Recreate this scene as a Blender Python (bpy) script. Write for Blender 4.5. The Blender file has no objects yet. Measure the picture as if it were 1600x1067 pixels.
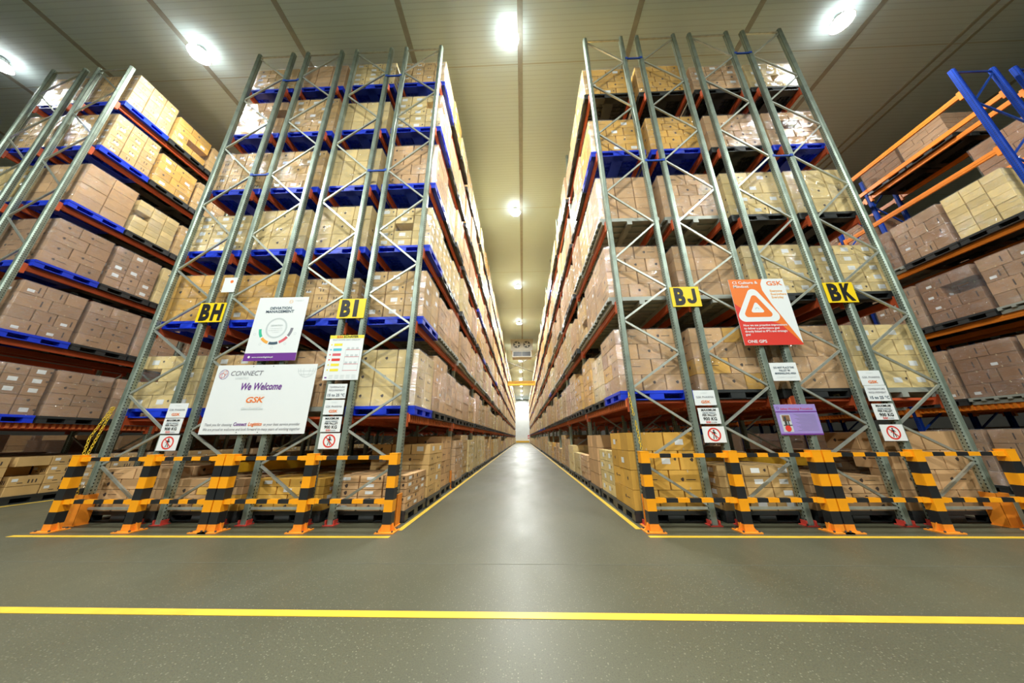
import bpy, bmesh, math, random
import numpy as np
from mathutils import Vector, Matrix
random.seed(11)
SC = bpy.context.scene
COL = SC.collection
PI = math.pi

# ---------------------------------------------------------------- camera
FPX, PITCH, YAW, ROLL, CAMH = 461.93, .3155, -.0328, -.0081, 1.2
cy_, sy_, cp_, sp_ = math.cos(YAW), math.sin(YAW), math.cos(PITCH), math.sin(PITCH)
fw = Vector((sy_*cp_, cy_*cp_, sp_)); rt = Vector((cy_, -sy_, 0)); up = rt.cross(fw)
rt, up = rt*math.cos(ROLL)+up*math.sin(ROLL), up*math.cos(ROLL)-rt*math.sin(ROLL)
cd = bpy.data.cameras.new('camera'); cam = bpy.data.objects.new('camera', cd); COL.objects.link(cam)
cd.sensor_width = 36; cd.sensor_fit = 'HORIZONTAL'; cd.lens = FPX/1600*36; cd.clip_start = .05; cd.clip_end = 300
m = Matrix((rt, up, -fw)).transposed().to_4x4(); m.translation = (0, 0, CAMH)
cam.matrix_world = m
SC.camera = cam

# ---------------------------------------------------------------- world, exposure, light
w = bpy.data.worlds.new('world'); SC.world = w; w.use_nodes = True
w.node_tree.nodes['Background'].inputs[0].default_value = (.9, .88, .8, 1)
w.node_tree.nodes['Background'].inputs[1].default_value = .02
SC.view_settings.view_transform = 'Standard'; SC.view_settings.look = 'None'
SC.view_settings.gamma = 1; SC.view_settings.use_curve_mapping = False
SC.view_settings.exposure = 0.98
SC.cycles.use_denoising = True
SC.cycles.max_bounces = 7; SC.cycles.diffuse_bounces = 4; SC.cycles.glossy_bounces = 3
SC.cycles.transparent_max_bounces = 10; SC.cycles.caustics_reflective = False; SC.cycles.caustics_refractive = False
CEIL = 11.6
LAMP_W = 430
LAMP_C = (.96, 1, .98)

# ---------------------------------------------------------------- materials
def mat(name, col, rough=.6, metal=0, noise=0, nscale=6, bump=0, bscale=60, rand=0, emis=None, spec=.5):
    mt = bpy.data.materials.new(name); mt.use_nodes = True
    nt = mt.node_tree; N = nt.nodes; L = nt.links
    b = N['Principled BSDF']
    b.inputs['Roughness'].default_value = rough; b.inputs['Metallic'].default_value = metal
    b.inputs['Specular IOR Level'].default_value = spec
    b.inputs['Base Color'].default_value = (*col, 1)
    if noise or rand:
        tc = N.new('ShaderNodeTexCoord'); no = N.new('ShaderNodeTexNoise'); no.inputs['Scale'].default_value = nscale
        no.inputs['Detail'].default_value = 4
        L.new(tc.outputs['Object'], no.inputs['Vector'])
        mr = N.new('ShaderNodeMapRange'); mr.inputs[1].default_value = .3; mr.inputs[2].default_value = .7
        mr.inputs[3].default_value = 1-noise; mr.inputs[4].default_value = 1+noise
        L.new(no.outputs[0], mr.inputs[0])
        hs = N.new('ShaderNodeHueSaturation'); hs.inputs['Color'].default_value = (*col, 1)
        if rand:
            oi = N.new('ShaderNodeObjectInfo'); m2 = N.new('ShaderNodeMapRange')
            m2.inputs[3].default_value = 1-rand; m2.inputs[4].default_value = 1+rand
            L.new(oi.outputs['Random'], m2.inputs[0])
            mu = N.new('ShaderNodeMath'); mu.operation = 'MULTIPLY'
            L.new(mr.outputs[0], mu.inputs[0]); L.new(m2.outputs[0], mu.inputs[1]); L.new(mu.outputs[0], hs.inputs['Value'])
        else:
            L.new(mr.outputs[0], hs.inputs['Value'])
        L.new(hs.outputs[0], b.inputs['Base Color'])
    if bump:
        n2 = N.new('ShaderNodeTexNoise'); n2.inputs['Scale'].default_value = bscale
        tc = N.new('ShaderNodeTexCoord'); L.new(tc.outputs['Object'], n2.inputs['Vector'])
        bp = N.new('ShaderNodeBump'); bp.inputs['Strength'].default_value = bump; bp.inputs['Distance'].default_value = .01
        L.new(n2.outputs[0], bp.inputs['Height']); L.new(bp.outputs[0], b.inputs['Normal'])
    if emis:
        b.inputs['Emission Color'].default_value = (*emis[0], 1); b.inputs['Emission Strength'].default_value = emis[1]
    return mt

M = {}
M['beam'] = mat('orange_red_paint', (.50, .085, .025), .45, noise=.12, nscale=3)
M['rib'] = mat('orange_rib_highlight', (.78, .20, .06), .45)  # beam paint made brighter, the ribs' highlight put into the colour
M['beam_orange'] = mat('orange_paint', (.85, .24, .02), .45, noise=.08, nscale=3)
M['foot'] = mat('red_paint', (.6, .06, .04), .5)
M['blue'] = mat('blue_plastic', (.010, .045, .62), .42, rand=.12, noise=.05)
M['bluep'] = mat('blue_paint', (.012, .07, .42), .4, noise=.12, nscale=5)
M['black'] = mat('black_plastic', (.028, .031, .031), .42, rand=.2, noise=.1)
M['greyp'] = mat('grey_metal', (.36, .38, .33), .5, .3, noise=.12, nscale=4)
M['brace'] = mat('galvanised_brace', (.50, .53, .46), .4, .65, noise=.15, nscale=8)
M['ink'] = mat('print_ink', (.06, .04, .03), .7)
M['labelw'] = mat('label_paper', (.78, .79, .76), .5)
M['tape_c'] = mat('packing_tape', (.60, .44, .25), .25)
M['yellow'] = mat('yellow_enamel', (.93, .36, .008), .38, noise=.06, nscale=4)
M['bblack'] = mat('black_enamel', (.016, .017, .018), .38, noise=.15, nscale=8)
M['prot'] = mat('orange_protector', (.85, .27, .02), .5, noise=.12, nscale=7)
M['railyel'] = mat('yellow_rail_paint', (.70, .38, .01), .45, noise=.1)
M['chain'] = mat('yellow_chain_plastic', (.75, .50, .02), .45)
M['white'] = mat('white_board', (.80, .83, .82), .35)
M['steel'] = mat('dark_steel', (.10, .10, .09), .5, .6)
M['lampbody'] = mat('lamp_housing', (.55, .56, .55), .4, .5)
M['lampglow'] = mat('lamp_lens', (1, 1, 1), .4, emis=((1, .98, .92), 30))
M['acwhite'] = mat('cooler_casing', (.62, .60, .52), .5, noise=.06)
M['signyel'] = mat('sign_yellow', (.95, .66, .01), .45)
M['signblk'] = mat('sign_black', (.012, .012, .012), .45)
M['purple'] = mat('print_purple', (.16, .035, .27), .45)
M['lilac'] = mat('print_lilac', (.34, .26, .60), .45)
M['orangep'] = mat('print_orange', (.85, .20, .03), .45)
M['redp'] = mat('print_red', (.70, .045, .03), .45)
M['greytxt'] = mat('print_grey', (.22, .22, .25), .5)
M['lightg'] = mat('print_light_grey', (.55, .60, .60), .5)
M['green'] = mat('print_green', (.05, .50, .30), .5)
M['cyan'] = mat('print_cyan', (.10, .50, .62), .5)
M['ppink'] = mat('print_pink', (.70, .12, .14), .5)
M['slate'] = mat('print_slate', (.06, .10, .14), .5)
M['pyel'] = mat('print_yellow', (.85, .72, .05), .5)
M['amberp'] = mat('print_amber', (.85, .40, .06), .5)
CB = {'tan': (.60, .385, .15), 'pink': (.56, .34, .16), 'amber': (.64, .355, .065), 'pale': (.69, .52, .22), 'brown': (.27, .14, .07), 'shaded': (.36, .21, .11)}  # last entry: pink cardboard with the outer racks' dimness put into its colour
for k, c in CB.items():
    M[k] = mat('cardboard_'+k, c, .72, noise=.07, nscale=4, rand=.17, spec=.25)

def galv(name, col, metal=.6, rough=.38):
    """sheet steel with the rack's rows of slots punched in it"""
    mt = mat(name, col, rough, metal, noise=.16, nscale=7)
    nt = mt.node_tree; N = nt.nodes; L = nt.links; b = N['Principled BSDF']
    src = b.inputs['Base Color'].links[0].from_socket
    tc = N.new('ShaderNodeTexCoord'); sx = N.new('ShaderNodeSeparateXYZ'); L.new(tc.outputs['Object'], sx.inputs[0])
    def mm(op, a, v=None, v2=None):
        n = N.new('ShaderNodeMath'); n.operation = op
        if isinstance(a, (int, float)): n.inputs[0].default_value = a
        else: L.new(a, n.inputs[0])
        if v is not None:
            if isinstance(v, (int, float)): n.inputs[1].default_value = v
            else: L.new(v, n.inputs[1])
        if v2 is not None: n.inputs[2].default_value = v2
        return n.outputs[0]
    fz = mm('ABSOLUTE', mm('SUBTRACT', mm('FRACT', mm('DIVIDE', sx.outputs['Z'], .05)), .5))
    ax = mm('ABSOLUTE', mm('SUBTRACT', mm('ABSOLUTE', sx.outputs['X']), .036))
    ay = mm('ABSOLUTE', mm('SUBTRACT', mm('ABSOLUTE', sx.outputs['Y']), .022))
    hx = mm('LESS_THAN', ax, .005); hy = mm('LESS_THAN', ay, .006); hz = mm('LESS_THAN', fz, .2)
    ge = N.new('ShaderNodeNewGeometry'); sn = N.new('ShaderNodeSeparateXYZ'); L.new(ge.outputs['Normal'], sn.inputs[0])
    ny = mm('GREATER_THAN', mm('ABSOLUTE', sn.outputs['Y']), .6); nx = mm('GREATER_THAN', mm('ABSOLUTE', sn.outputs['X']), .6)
    hole = mm('MULTIPLY', hz, mm('ADD', mm('MULTIPLY', hx, ny), mm('MULTIPLY', hy, nx)))
    mx = N.new('ShaderNodeMix'); mx.data_type = 'RGBA'
    L.new(hole, mx.inputs[0]); L.new(src, mx.inputs[6]); mx.inputs[7].default_value = (.012, .014, .012, 1)
    L.new(mx.outputs[2], b.inputs['Base Color'])
    return mt
M['galv'] = galv('galvanised_upright', (.31, .37, .305))
M['bluegalv'] = galv('blue_upright', (.006, .04, .30), 0, .5)
M['bluegalv'].node_tree.nodes['Principled BSDF'].inputs['Specular IOR Level'].default_value = .15

def film_mat():
    mt = bpy.data.materials.new('stretch_film'); mt.use_nodes = True
    nt = mt.node_tree; N = nt.nodes; L = nt.links; N.clear()
    out = N.new('ShaderNodeOutputMaterial'); tr = N.new('ShaderNodeBsdfTransparent'); gl = N.new('ShaderNodeBsdfGlossy')
    di = N.new('ShaderNodeBsdfDiffuse'); di.inputs[0].default_value = (.85, .85, .82, 1)
    gl.inputs['Roughness'].default_value = .09; gl.inputs['Color'].default_value = (1, 1, 1, 1)
    tc = N.new('ShaderNodeTexCoord'); mp = N.new('ShaderNodeMapping'); mp.inputs['Scale'].default_value = (2.2, 2.2, 5)
    mp.inputs['Rotation'].default_value = (.35, .3, 0)
    oi = N.new('ShaderNodeObjectInfo')
    L.new(tc.outputs['Object'], mp.inputs[0])
    vm = N.new('ShaderNodeVectorMath'); vm.operation = 'ADD'; L.new(mp.outputs[0], vm.inputs[0]); L.new(oi.outputs['Location'], vm.inputs[1])
    no = N.new('ShaderNodeTexNoise'); no.inputs['Scale'].default_value = 2.6; no.inputs['Detail'].default_value = 5
    no.inputs['Distortion'].default_value = 1.2
    L.new(vm.outputs[0], no.inputs['Vector'])
    mr = N.new('ShaderNodeMapRange'); mr.inputs[1].default_value = .42; mr.inputs[2].default_value = .75
    mr.inputs[3].default_value = .02; mr.inputs[4].default_value = .26; L.new(no.outputs[0], mr.inputs[0])
    bp = N.new('ShaderNodeBump'); bp.inputs['Strength'].default_value = 1; bp.inputs['Distance'].default_value = .09
    L.new(no.outputs[0], bp.inputs['Height']); L.new(bp.outputs[0], gl.inputs['Normal'])
    m1 = N.new('ShaderNodeMixShader'); L.new(mr.outputs[0], m1.inputs[0]); L.new(tr.outputs[0], m1.inputs[1]); L.new(gl.outputs[0], m1.inputs[2])
    m2 = N.new('ShaderNodeMixShader'); m2.inputs[0].default_value = .035
    L.new(m1.outputs[0], m2.inputs[1]); L.new(di.outputs[0], m2.inputs[2]); L.new(m2.outputs[0], out.inputs[0])
    return mt
M['film'] = film_mat()

def floor_mat():
    mt = mat('polished_concrete', (.2, .2, .16), .3, spec=.45)
    nt = mt.node_tree; N = nt.nodes; L = nt.links; b = N['Principled BSDF']
    tc = N.new('ShaderNodeTexCoord')
    def noise(s, d=4, mp=None):
        n = N.new('ShaderNodeTexNoise'); n.inputs['Scale'].default_value = s; n.inputs['Detail'].default_value = d
        if mp:
            k = N.new('ShaderNodeMapping'); k.inputs['Scale'].default_value = mp; L.new(tc.outputs['Object'], k.inputs[0]); L.new(k.outputs[0], n.inputs['Vector'])
        else: L.new(tc.outputs['Object'], n.inputs['Vector'])
        return n.outputs[0]
    def ramp(src, p0, c0, p1, c1):
        r = N.new('ShaderNodeValToRGB'); r.color_ramp.elements[0].position = p0; r.color_ramp.elements[0].color = (*c0, 1)
        r.color_ramp.elements[1].position = p1; r.color_ramp.elements[1].color = (*c1, 1); L.new(src, r.inputs[0]); return r.outputs[0]
    base = ramp(noise(.55, 6), .3, (.062, .061, .036), .72, (.084, .082, .049))
    sp = N.new('ShaderNodeTexVoronoi'); sp.inputs['Scale'].default_value = 64; L.new(tc.outputs['Object'], sp.inputs['Vector'])
    rn = N.new('ShaderNodeSeparateColor'); L.new(sp.outputs['Color'], rn.inputs[0])
    def mm(op, a, v):
        n = N.new('ShaderNodeMath'); n.operation = op; L.new(a, n.inputs[0])
        if isinstance(v, (int, float)): n.inputs[1].default_value = v
        else: L.new(v, n.inputs[1])
        return n.outputs[0]
    dot = mm('MULTIPLY', mm('LESS_THAN', sp.outputs['Distance'], .28), mm('GREATER_THAN', rn.outputs[0], .72))
    dark = mm('MULTIPLY', mm('LESS_THAN', sp.outputs['Distance'], .33), mm('LESS_THAN', rn.outputs[0], .16))
    mx = N.new('ShaderNodeMix'); mx.data_type = 'RGBA'; L.new(mm('MULTIPLY', dot, .35), mx.inputs[0]); L.new(base, mx.inputs[6]); mx.inputs[7].default_value = (.30, .29, .20, 1)
    m2 = N.new('ShaderNodeMix'); m2.data_type = 'RGBA'; L.new(mm('MULTIPLY', dark, .5), m2.inputs[0]); L.new(mx.outputs[2], m2.inputs[6]); m2.inputs[7].default_value = (.045, .042, .028, 1)
    fine = ramp(noise(130, 3), .35, (.82, .82, .82), .65, (1.15, 1.15, 1.15))
    m3 = N.new('ShaderNodeMix'); m3.data_type = 'RGBA'; m3.blend_type = 'MULTIPLY'; m3.inputs[0].default_value = 1
    L.new(m2.outputs[2], m3.inputs[6]); L.new(fine, m3.inputs[7])
    L.new(m3.outputs[2], b.inputs['Base Color'])
    rr = N.new('ShaderNodeMapRange'); rr.inputs[1].default_value = .3; rr.inputs[2].default_value = .7; rr.inputs[3].default_value = .36; rr.inputs[4].default_value = .50
    L.new(noise(1.3, 5, (1, .35, 1)), rr.inputs[0]); L.new(rr.outputs[0], b.inputs['Roughness'])
    bp = N.new('ShaderNodeBump'); bp.inputs['Strength'].default_value = .12; bp.inputs['Distance'].default_value = .004
    L.new(noise(60, 3), bp.inputs['Height']); L.new(bp.outputs[0], b.inputs['Normal'])
    return mt
M['floor'] = floor_mat()

def ceiling_mat():
    mt = mat('insulated_ceiling_panels', (.60, .57, .47), .5)
    nt = mt.node_tree; N = nt.nodes; L = nt.links; b = N['Principled BSDF']
    tc = N.new('ShaderNodeTexCoord'); sx = N.new('ShaderNodeSeparateXYZ'); L.new(tc.outputs['Object'], sx.inputs[0])
    d = N.new('ShaderNodeMath'); d.operation = 'DIVIDE'; d.inputs[1].default_value = .12; L.new(sx.outputs['Y'], d.inputs[0])
    f = N.new('ShaderNodeMath'); f.operation = 'FRACT'; L.new(d.outputs[0], f.inputs[0])
    g = N.new('ShaderNodeMath'); g.operation = 'LESS_THAN'; g.inputs[1].default_value = .17; L.new(f.outputs[0], g.inputs[0])
    d2 = N.new('ShaderNodeMath'); d2.operation = 'DIVIDE'; d2.inputs[1].default_value = 5.7; L.new(sx.outputs['Y'], d2.inputs[0])
    f2 = N.new('ShaderNodeMath'); f2.operation = 'FRACT'; L.new(d2.outputs[0], f2.inputs[0])
    g2 = N.new('ShaderNodeMath'); g2.operation = 'LESS_THAN'; g2.inputs[1].default_value = .006; L.new(f2.outputs[0], g2.inputs[0])
    no = N.new('ShaderNodeTexNoise'); no.inputs['Scale'].default_value = .7; L.new(tc.outputs['Object'], no.inputs['Vector'])
    r = N.new('ShaderNodeValToRGB'); r.color_ramp.elements[0].color = (.60, .77, .80, 1); r.color_ramp.elements[1].color = (.67, .85, .88, 1); L.new(no.outputs[0], r.inputs[0])
    mx = N.new('ShaderNodeMix'); mx.data_type = 'RGBA'; mx.inputs[7].default_value = (.56, .72, .75, 1)
    L.new(g.outputs[0], mx.inputs[0]); L.new(r.outputs[0], mx.inputs[6])
    m2 = N.new('ShaderNodeMix'); m2.data_type = 'RGBA'; m2.inputs[7].default_value = (.50, .60, .56, 1)
    L.new(g2.outputs[0], m2.inputs[0]); L.new(mx.outputs[2], m2.inputs[6]); L.new(m2.outputs[2], b.inputs['Base Color'])
    return mt
M['ceil'] = ceiling_mat()
M['trim'] = mat('ceiling_joint_trim', (.36, .39, .35), .6, noise=.1)
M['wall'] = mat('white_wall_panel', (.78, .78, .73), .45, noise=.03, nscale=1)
M['sidewall'] = mat('shaded_wall_panel', (.22, .22, .19), .5, noise=.05, nscale=1)  # darker than the real panels, gloom behind the racks put into the colour
M['kerb'] = mat('yellow_kerb_paint', (.80, .45, .03), .5)
def tape_mat():
    mt = mat('floor_tape', (.66, .42, .035), .4, noise=.1, nscale=5)
    return mt
M['tape'] = tape_mat()
M['scuff'] = mat('concrete_joint', (.12, .12, .09), .5, noise=.2)

# ---------------------------------------------------------------- mesh helpers
class MB:
    def __init__(s): s.v = []; s.f = []; s.m = []; s.mats = []
    def mi(s, k):
        if k not in s.mats: s.mats.append(k)
        return s.mats.index(k)
    def add(s, vs, fs, k):
        b = len(s.v); i = s.mi(k); s.v += [tuple(p) for p in vs]
        for f in fs: s.f.append(tuple(b+q for q in f)); s.m.append(i)
    def box(s, x0, x1, y0, y1, z0, z1, k, T=None):
        vs = [(x, y, z) for x in (x0, x1) for y in (y0, y1) for z in (z0, z1)]
        if T is not None: vs = [T @ Vector(p) for p in vs]
        s.add(vs, [(0, 1, 3, 2), (4, 6, 7, 5), (0, 4, 5, 1), (2, 3, 7, 6), (0, 2, 6, 4), (1, 5, 7, 3)], k)
    def bar(s, a, b, w, t, k, upv=(0, 1, 0)):
        """square bar from a to b, w across, t along upv"""
        a, b = Vector(a), Vector(b); d = (b-a).normalized(); u = Vector(upv); u = (u-d*u.dot(d)).normalized(); c = d.cross(u)
        vs = [p+c*i*w/2+u*j*t/2 for p in (a, b) for i in (-1, 1) for j in (-1, 1)]
        s.add(vs, [(0, 1, 3, 2), (4, 6, 7, 5), (0, 4, 5, 1), (2, 3, 7, 6), (0, 2, 6, 4), (1, 5, 7, 3)], k)
    def tube(s, a, b, r, k, n=8, r2=None):
        a, b = Vector(a), Vector(b); d = (b-a).normalized(); u = d.orthogonal().normalized(); c = d.cross(u); r2 = r if r2 is None else r2
        vs = [p+(u*math.cos(2*PI*i/n)+c*math.sin(2*PI*i/n))*q for p, q in ((a, r), (b, r2)) for i in range(n)]
        s.add(vs, [(i, (i+1) % n, n+(i+1) % n, n+i) for i in range(n)]+[tuple(range(n))[::-1], tuple(range(n, 2*n))], k)
    def prism(s, poly, y0, y1, k, ax='Y'):
        n = len(poly)
        if ax == 'Y': vs = [(p[0], y, p[1]) for y in (y0, y1) for p in poly]
        elif ax == 'Z': vs = [(p[0], p[1], y) for y in (y0, y1) for p in poly]
        else: vs = [(y, p[0], p[1]) for y in (y0, y1) for p in poly]
        s.add(vs, [(i, (i+1) % n, n+(i+1) % n, n+i) for i in range(n)]+[tuple(range(n))[::-1], tuple(range(n, 2*n))], k)
    def mesh(s, name='mesh', smooth=False):
        me = bpy.data.meshes.new(name); me.from_pydata(s.v, [], s.f)
        for k in s.mats: me.materials.append(M[k])
        me.polygons.foreach_set('material_index', s.m)
        if smooth: me.polygons.foreach_set('use_smooth', [True]*len(s.f))
        bm = bmesh.new(); bm.from_mesh(me); bmesh.ops.recalc_face_normals(bm, faces=bm.faces); bm.to_mesh(me); bm.free()
        me.update(); return me
    def build(s, name, parent=None, loc=(0, 0, 0), rz=0, smooth=False):
        return put(name, s.mesh(name, smooth), parent, loc, rz)

def put(name, me, parent=None, loc=(0, 0, 0), rz=0):
    o = bpy.data.objects.new(name, me); COL.objects.link(o)
    o.location = loc
    if rz: o.rotation_euler = (0, 0, rz)
    if parent is not None: o.parent = parent
    return o
def tag(o, label, cat, group=None, kind=None):
    o['label'] = label; o['category'] = cat
    if group: o['group'] = group
    if kind: o['kind'] = kind
    return o
def thing(name, label, cat, loc=(0, 0, 0), group=None, rz=0):
    o = bpy.data.objects.new(name, None); COL.objects.link(o); o.location = loc; o.empty_display_size = .1
    o.rotation_euler = (0, 0, rz)
    return tag(o, label, cat, group)
def struct(o): o['kind'] = 'structure'; return o
ORD = ['first', 'second', 'third', 'fourth', 'fifth', 'sixth', 'seventh', 'eighth', 'ninth', 'tenth', 'eleventh', 'twelfth', 'thirteenth', 'fourteenth', 'fifteenth', 'sixteenth', 'seventeenth', 'eighteenth', 'nineteenth', 'twentieth']

# ---------------------------------------------------------------- setting
b = MB(); b.box(-46, 46, -14, 85, -.2, 0, 'floor'); struct(b.build('floor'))
b = MB(); b.box(-46, 46, -14, 85, CEIL, CEIL+.2, 'ceil'); struct(b.build('ceiling'))
b = MB(); b.box(-46, 46, 85, 85.2, 0, CEIL, 'wall'); struct(b.build('wall_far'))
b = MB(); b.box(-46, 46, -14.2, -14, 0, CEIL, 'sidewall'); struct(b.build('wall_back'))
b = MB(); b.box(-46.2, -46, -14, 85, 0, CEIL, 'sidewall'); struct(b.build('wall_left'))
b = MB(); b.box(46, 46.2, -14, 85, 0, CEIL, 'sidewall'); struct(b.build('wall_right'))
for n, k in enumerate(range(-9, 10)):
    x = .12+3.06*k; b = MB()
    if k == 4:
        b.box(x-.24, x-.15, -14, 84.99, CEIL-.03, CEIL, 'trim'); b.box(x+.1, x+.19, -14, 84.99, CEIL-.03, CEIL, 'trim')
        b.box(x-.15, x+.1, -14, 84.99, CEIL-.012, CEIL, 'ceil')
    else:
        b.box(x-.07, x+.07, -14, 84.99, CEIL-.012, CEIL, 'trim')
    struct(b.build('trim_%d' % (n+1)))
b = MB(); b.box(-1.9, 1.7, 84.6, 84.97, 0, .45, 'kerb'); o = b.build('wall_kerb')
tag(o, 'yellow painted kerb along the foot of the far white wall', 'kerb')

def floor_line(name, x0, x1, y0, y1, label, z=.003, k='tape'):
    b = MB(); b.box(x0, x1, y0, y1, 0.0005, z, k); tag(b.build(name), label, 'floor marking')
floor_line('floor_line', -14, 14, 2.56, 2.64, 'long yellow tape line across the open floor nearest the camera')
floor_line('floor_line', -6.9, -1.74, 4.30, 4.37, 'yellow tape line in front of the left barriers')
floor_line('floor_line', 1.57, 9, 4.34, 4.41, 'yellow tape line in front of the right barriers')
floor_line('floor_line', -1.76, -1.69, 4.62, 84, 'yellow tape line along the left side of the main aisle')
floor_line('floor_line', 1.52, 1.59, 4.70, 84, 'yellow tape line along the right side of the main aisle')
floor_line('floor_line', -10.22, -10.14, 5.0, 40, 'yellow tape line beside the far left rack across the left aisle')
floor_line('floor_joint', -14, 14, 3.50, 3.506, 'thin pale joint line in the concrete before the barriers', .0016, 'scuff')

# ---------------------------------------------------------------- lamps
def lamp_mesh():
    h = MB(); h.tube((0, 0, .08), (0, 0, .22), .13, 'lampbody', 20, .10); h.tube((0, 0, .22), (0, 0, .25), .04, 'lampbody', 8)
    for i in range(12):
        a = 2*PI*i/12; h.bar((.11*math.cos(a), .11*math.sin(a), .09), (.11*math.cos(a), .11*math.sin(a), .21), .008, .05, 'lampbody', (math.cos(a), math.sin(a), 0))
    r = MB(); n = 24
    vs = [(q*math.cos(2*PI*i/n), q*math.sin(2*PI*i/n), z) for q, z in ((.13, .08), (.25, .0), (.26, .0), (.14, .09)) for i in range(n)]
    r.add(vs, [(j*n+i, j*n+(i+1) % n, (j+1)*n+(i+1) % n, (j+1)*n+i) for j in range(3) for i in range(n)], 'lampbody')
    d = MB(); d.tube((0, 0, .012), (0, 0, .03), .235, 'lampglow', 24)
    return h.mesh('housing'), r.mesh('reflector', True), d.mesh('lens')
LM = lamp_mesh()
LZ = 11.32
def lamp(x, y, label, power=LAMP_W):
    t = thing('high_bay_lamp', label, 'ceiling lamp', (x, y, LZ), 'round high bay lamps under the ceiling')
    put('housing', LM[0], t); put('reflector', LM[1], t); put('lens', LM[2], t)
    r = MB(); r.tube((0, 0, .25), (0, 0, CEIL-LZ), .01, 'steel', 6); r.build('hanger', t)
    ld = bpy.data.lights.new('lamp_light', 'AREA'); ld.shape = 'DISK'; ld.size = .46; ld.energy = power; ld.color = LAMP_C
    lo = bpy.data.objects.new('lamp_light', ld); COL.objects.link(lo); lo.parent = t; lo.location = (0, 0, .008)
ys = [5.0, 11.4, 18.7, 25.7, 33, 40, 47, 54, 61, 68, 75, 82]
for i, y in enumerate(ys): lamp(-.16, y, 'bright round lamp over the main aisle, %s from the front' % ORD[i], LAMP_W*(.78 if i < 3 else .9))
for i, y in enumerate(ys[:6]):
    lamp(-8.75, y, 'bright round lamp over the left aisle, %s from the front' % ORD[i], LAMP_W*.45)
    lamp(8.42, y, 'bright round lamp over the right aisle, %s from the front' % ORD[i], LAMP_W*.38)
lamp(-14.6, 5.0, 'bright round lamp at the upper left edge over the far left rack', LAMP_W*.4)
for i, x in enumerate((-8.75, -.16, 8.42)):
    for j, y in enumerate((-1.6, -8.2)):
        lamp(x, y, 'round lamp over the open floor %s, %s aisle line' % (['behind the camera', 'near the back wall'][j], ['left', 'middle', 'right'][i]), LAMP_W*(1.25 if i == 1 else 1.0 if i == 0 else .7))

# ---------------------------------------------------------------- racks
Y0, BAY, FD, PITCHX = 4.89, 3.3, 1.02, 1.312
LX = [-6.85+i*PITCHX for i in range(4)]
RX = [1.72+i*PITCHX for i in range(4)]
LEVL = [1.58, 3.21, 4.77, 6.37, 8.07, 9.64]
LEVR = [1.78, 3.51, 5.27, 7.09, 8.93]
TOP = 10.92
UPR = [(-.055, -.045), (-.055, .02), (-.035, .045), (.035, .045), (.055, .02), (.055, -.045), (.028, -.045), (.028, -.038), (.047, -.038),
       (.047, .017), (.031, .037), (-.031, .037), (-.047, .017), (-.047, -.038), (-.028, -.038), (-.028, -.045)]
_um = {}
def upright_mesh(h, k):
    if (h, k) not in _um:
        b = MB()
        # C section with a ribbed web turned to the front
        poly = [(p[0]*.88, -p[1]) for p in UPR]
        n = len(poly)
        vs = [(p[0], p[1], z) for z in (0, h) for p in poly]
        b.add(vs, [(i, (i+1) % n, n+(i+1) % n, n+i) for i in range(n)], k)
        b.bar((-.012, -.047, 0), (-.012, -.047, h), .008, .006, k); b.bar((.012, -.047, 0), (.012, -.047, h), .008, .006, k)
        _um[(h, k)] = b.mesh('upright')
    return _um[(h, k)]
def foot_mesh():
    b = MB(); b.box(-.085, .085, -.075, .075, 0, .012, 'foot'); b.box(-.07, -.056, -.05, .05, .012, .07, 'foot'); b.box(.056, .07, -.05, .05, .012, .07, 'foot')
    b.tube((-.07, -.06, .012), (-.07, -.06, .035), .012, 'steel', 6); b.tube((.07, .06, .012), (.07, .06, .035), .012, 'steel', 6)
    return b.mesh('foot_plate')
FOOT = foot_mesh()
_bm = {}
def beam_geo(b, side, k, ribs, x=0, y=0, z=0, conn='beam'):
    """beam with end connectors; origin at its front end, top face at z=0; side=+1 outer face towards +X"""
    L0, L1 = y+.05, y+BAY-.05
    b.box(x-.025, x+.025, L0, L1, z-.12, z, k)
    b.box(x+side*.025-.004, x+side*.025+.004, L0, L1, z-.075, z-.045, k)
    for q in (y+.045, y+BAY-.105):
        b.box(x-.034, x+.034, q, q+.06, z-.19, z+.03, conn)
    if ribs:
        n = int((L1-L0)/.105)
        for i in range(n):
            q = L0+.06+i*(L1-L0-.1)/n
            b.box(min(x, x+side*.048), max(x, x+side*.048), q, q+.05, z-.11, z+.012, 'rib' if k == 'beam' else k)
def beam_mesh(side, k, ribs):
    key = (side, k, ribs)
    if key not in _bm:
        b = MB(); beam_geo(b, side, k, ribs, conn=k); _bm[key] = b.mesh('beam')
    return _bm[key]
BZ = [10.8, 10.0, 9.22, 8.42, 7.62, 6.78, 5.98, 5.19, 4.41, 3.78, 3.15, 2.55, 1.96, 1.35, .83, .25]
def brace_geo(b, p, q, k): b.bar(p, q, .034, .028, k)
def brace_list(x0, x1, rightfirst, top):
    zs = [z for z in BZ if z < top-.05]
    if top < 10: zs = [top-.12]+[z-.05 for z in BZ if z < top-.7]
    out = [((x0, zs[0]+.04), (x1, zs[0]+.04))]
    side = rightfirst
    for a, c in zip(zs[:-1], zs[1:]):
        out.append((((x1 if side else x0), a), ((x0 if side else x1), c))); side = not side
    out.append(((x0, .22), (x1, .22)))
    return out
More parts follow.
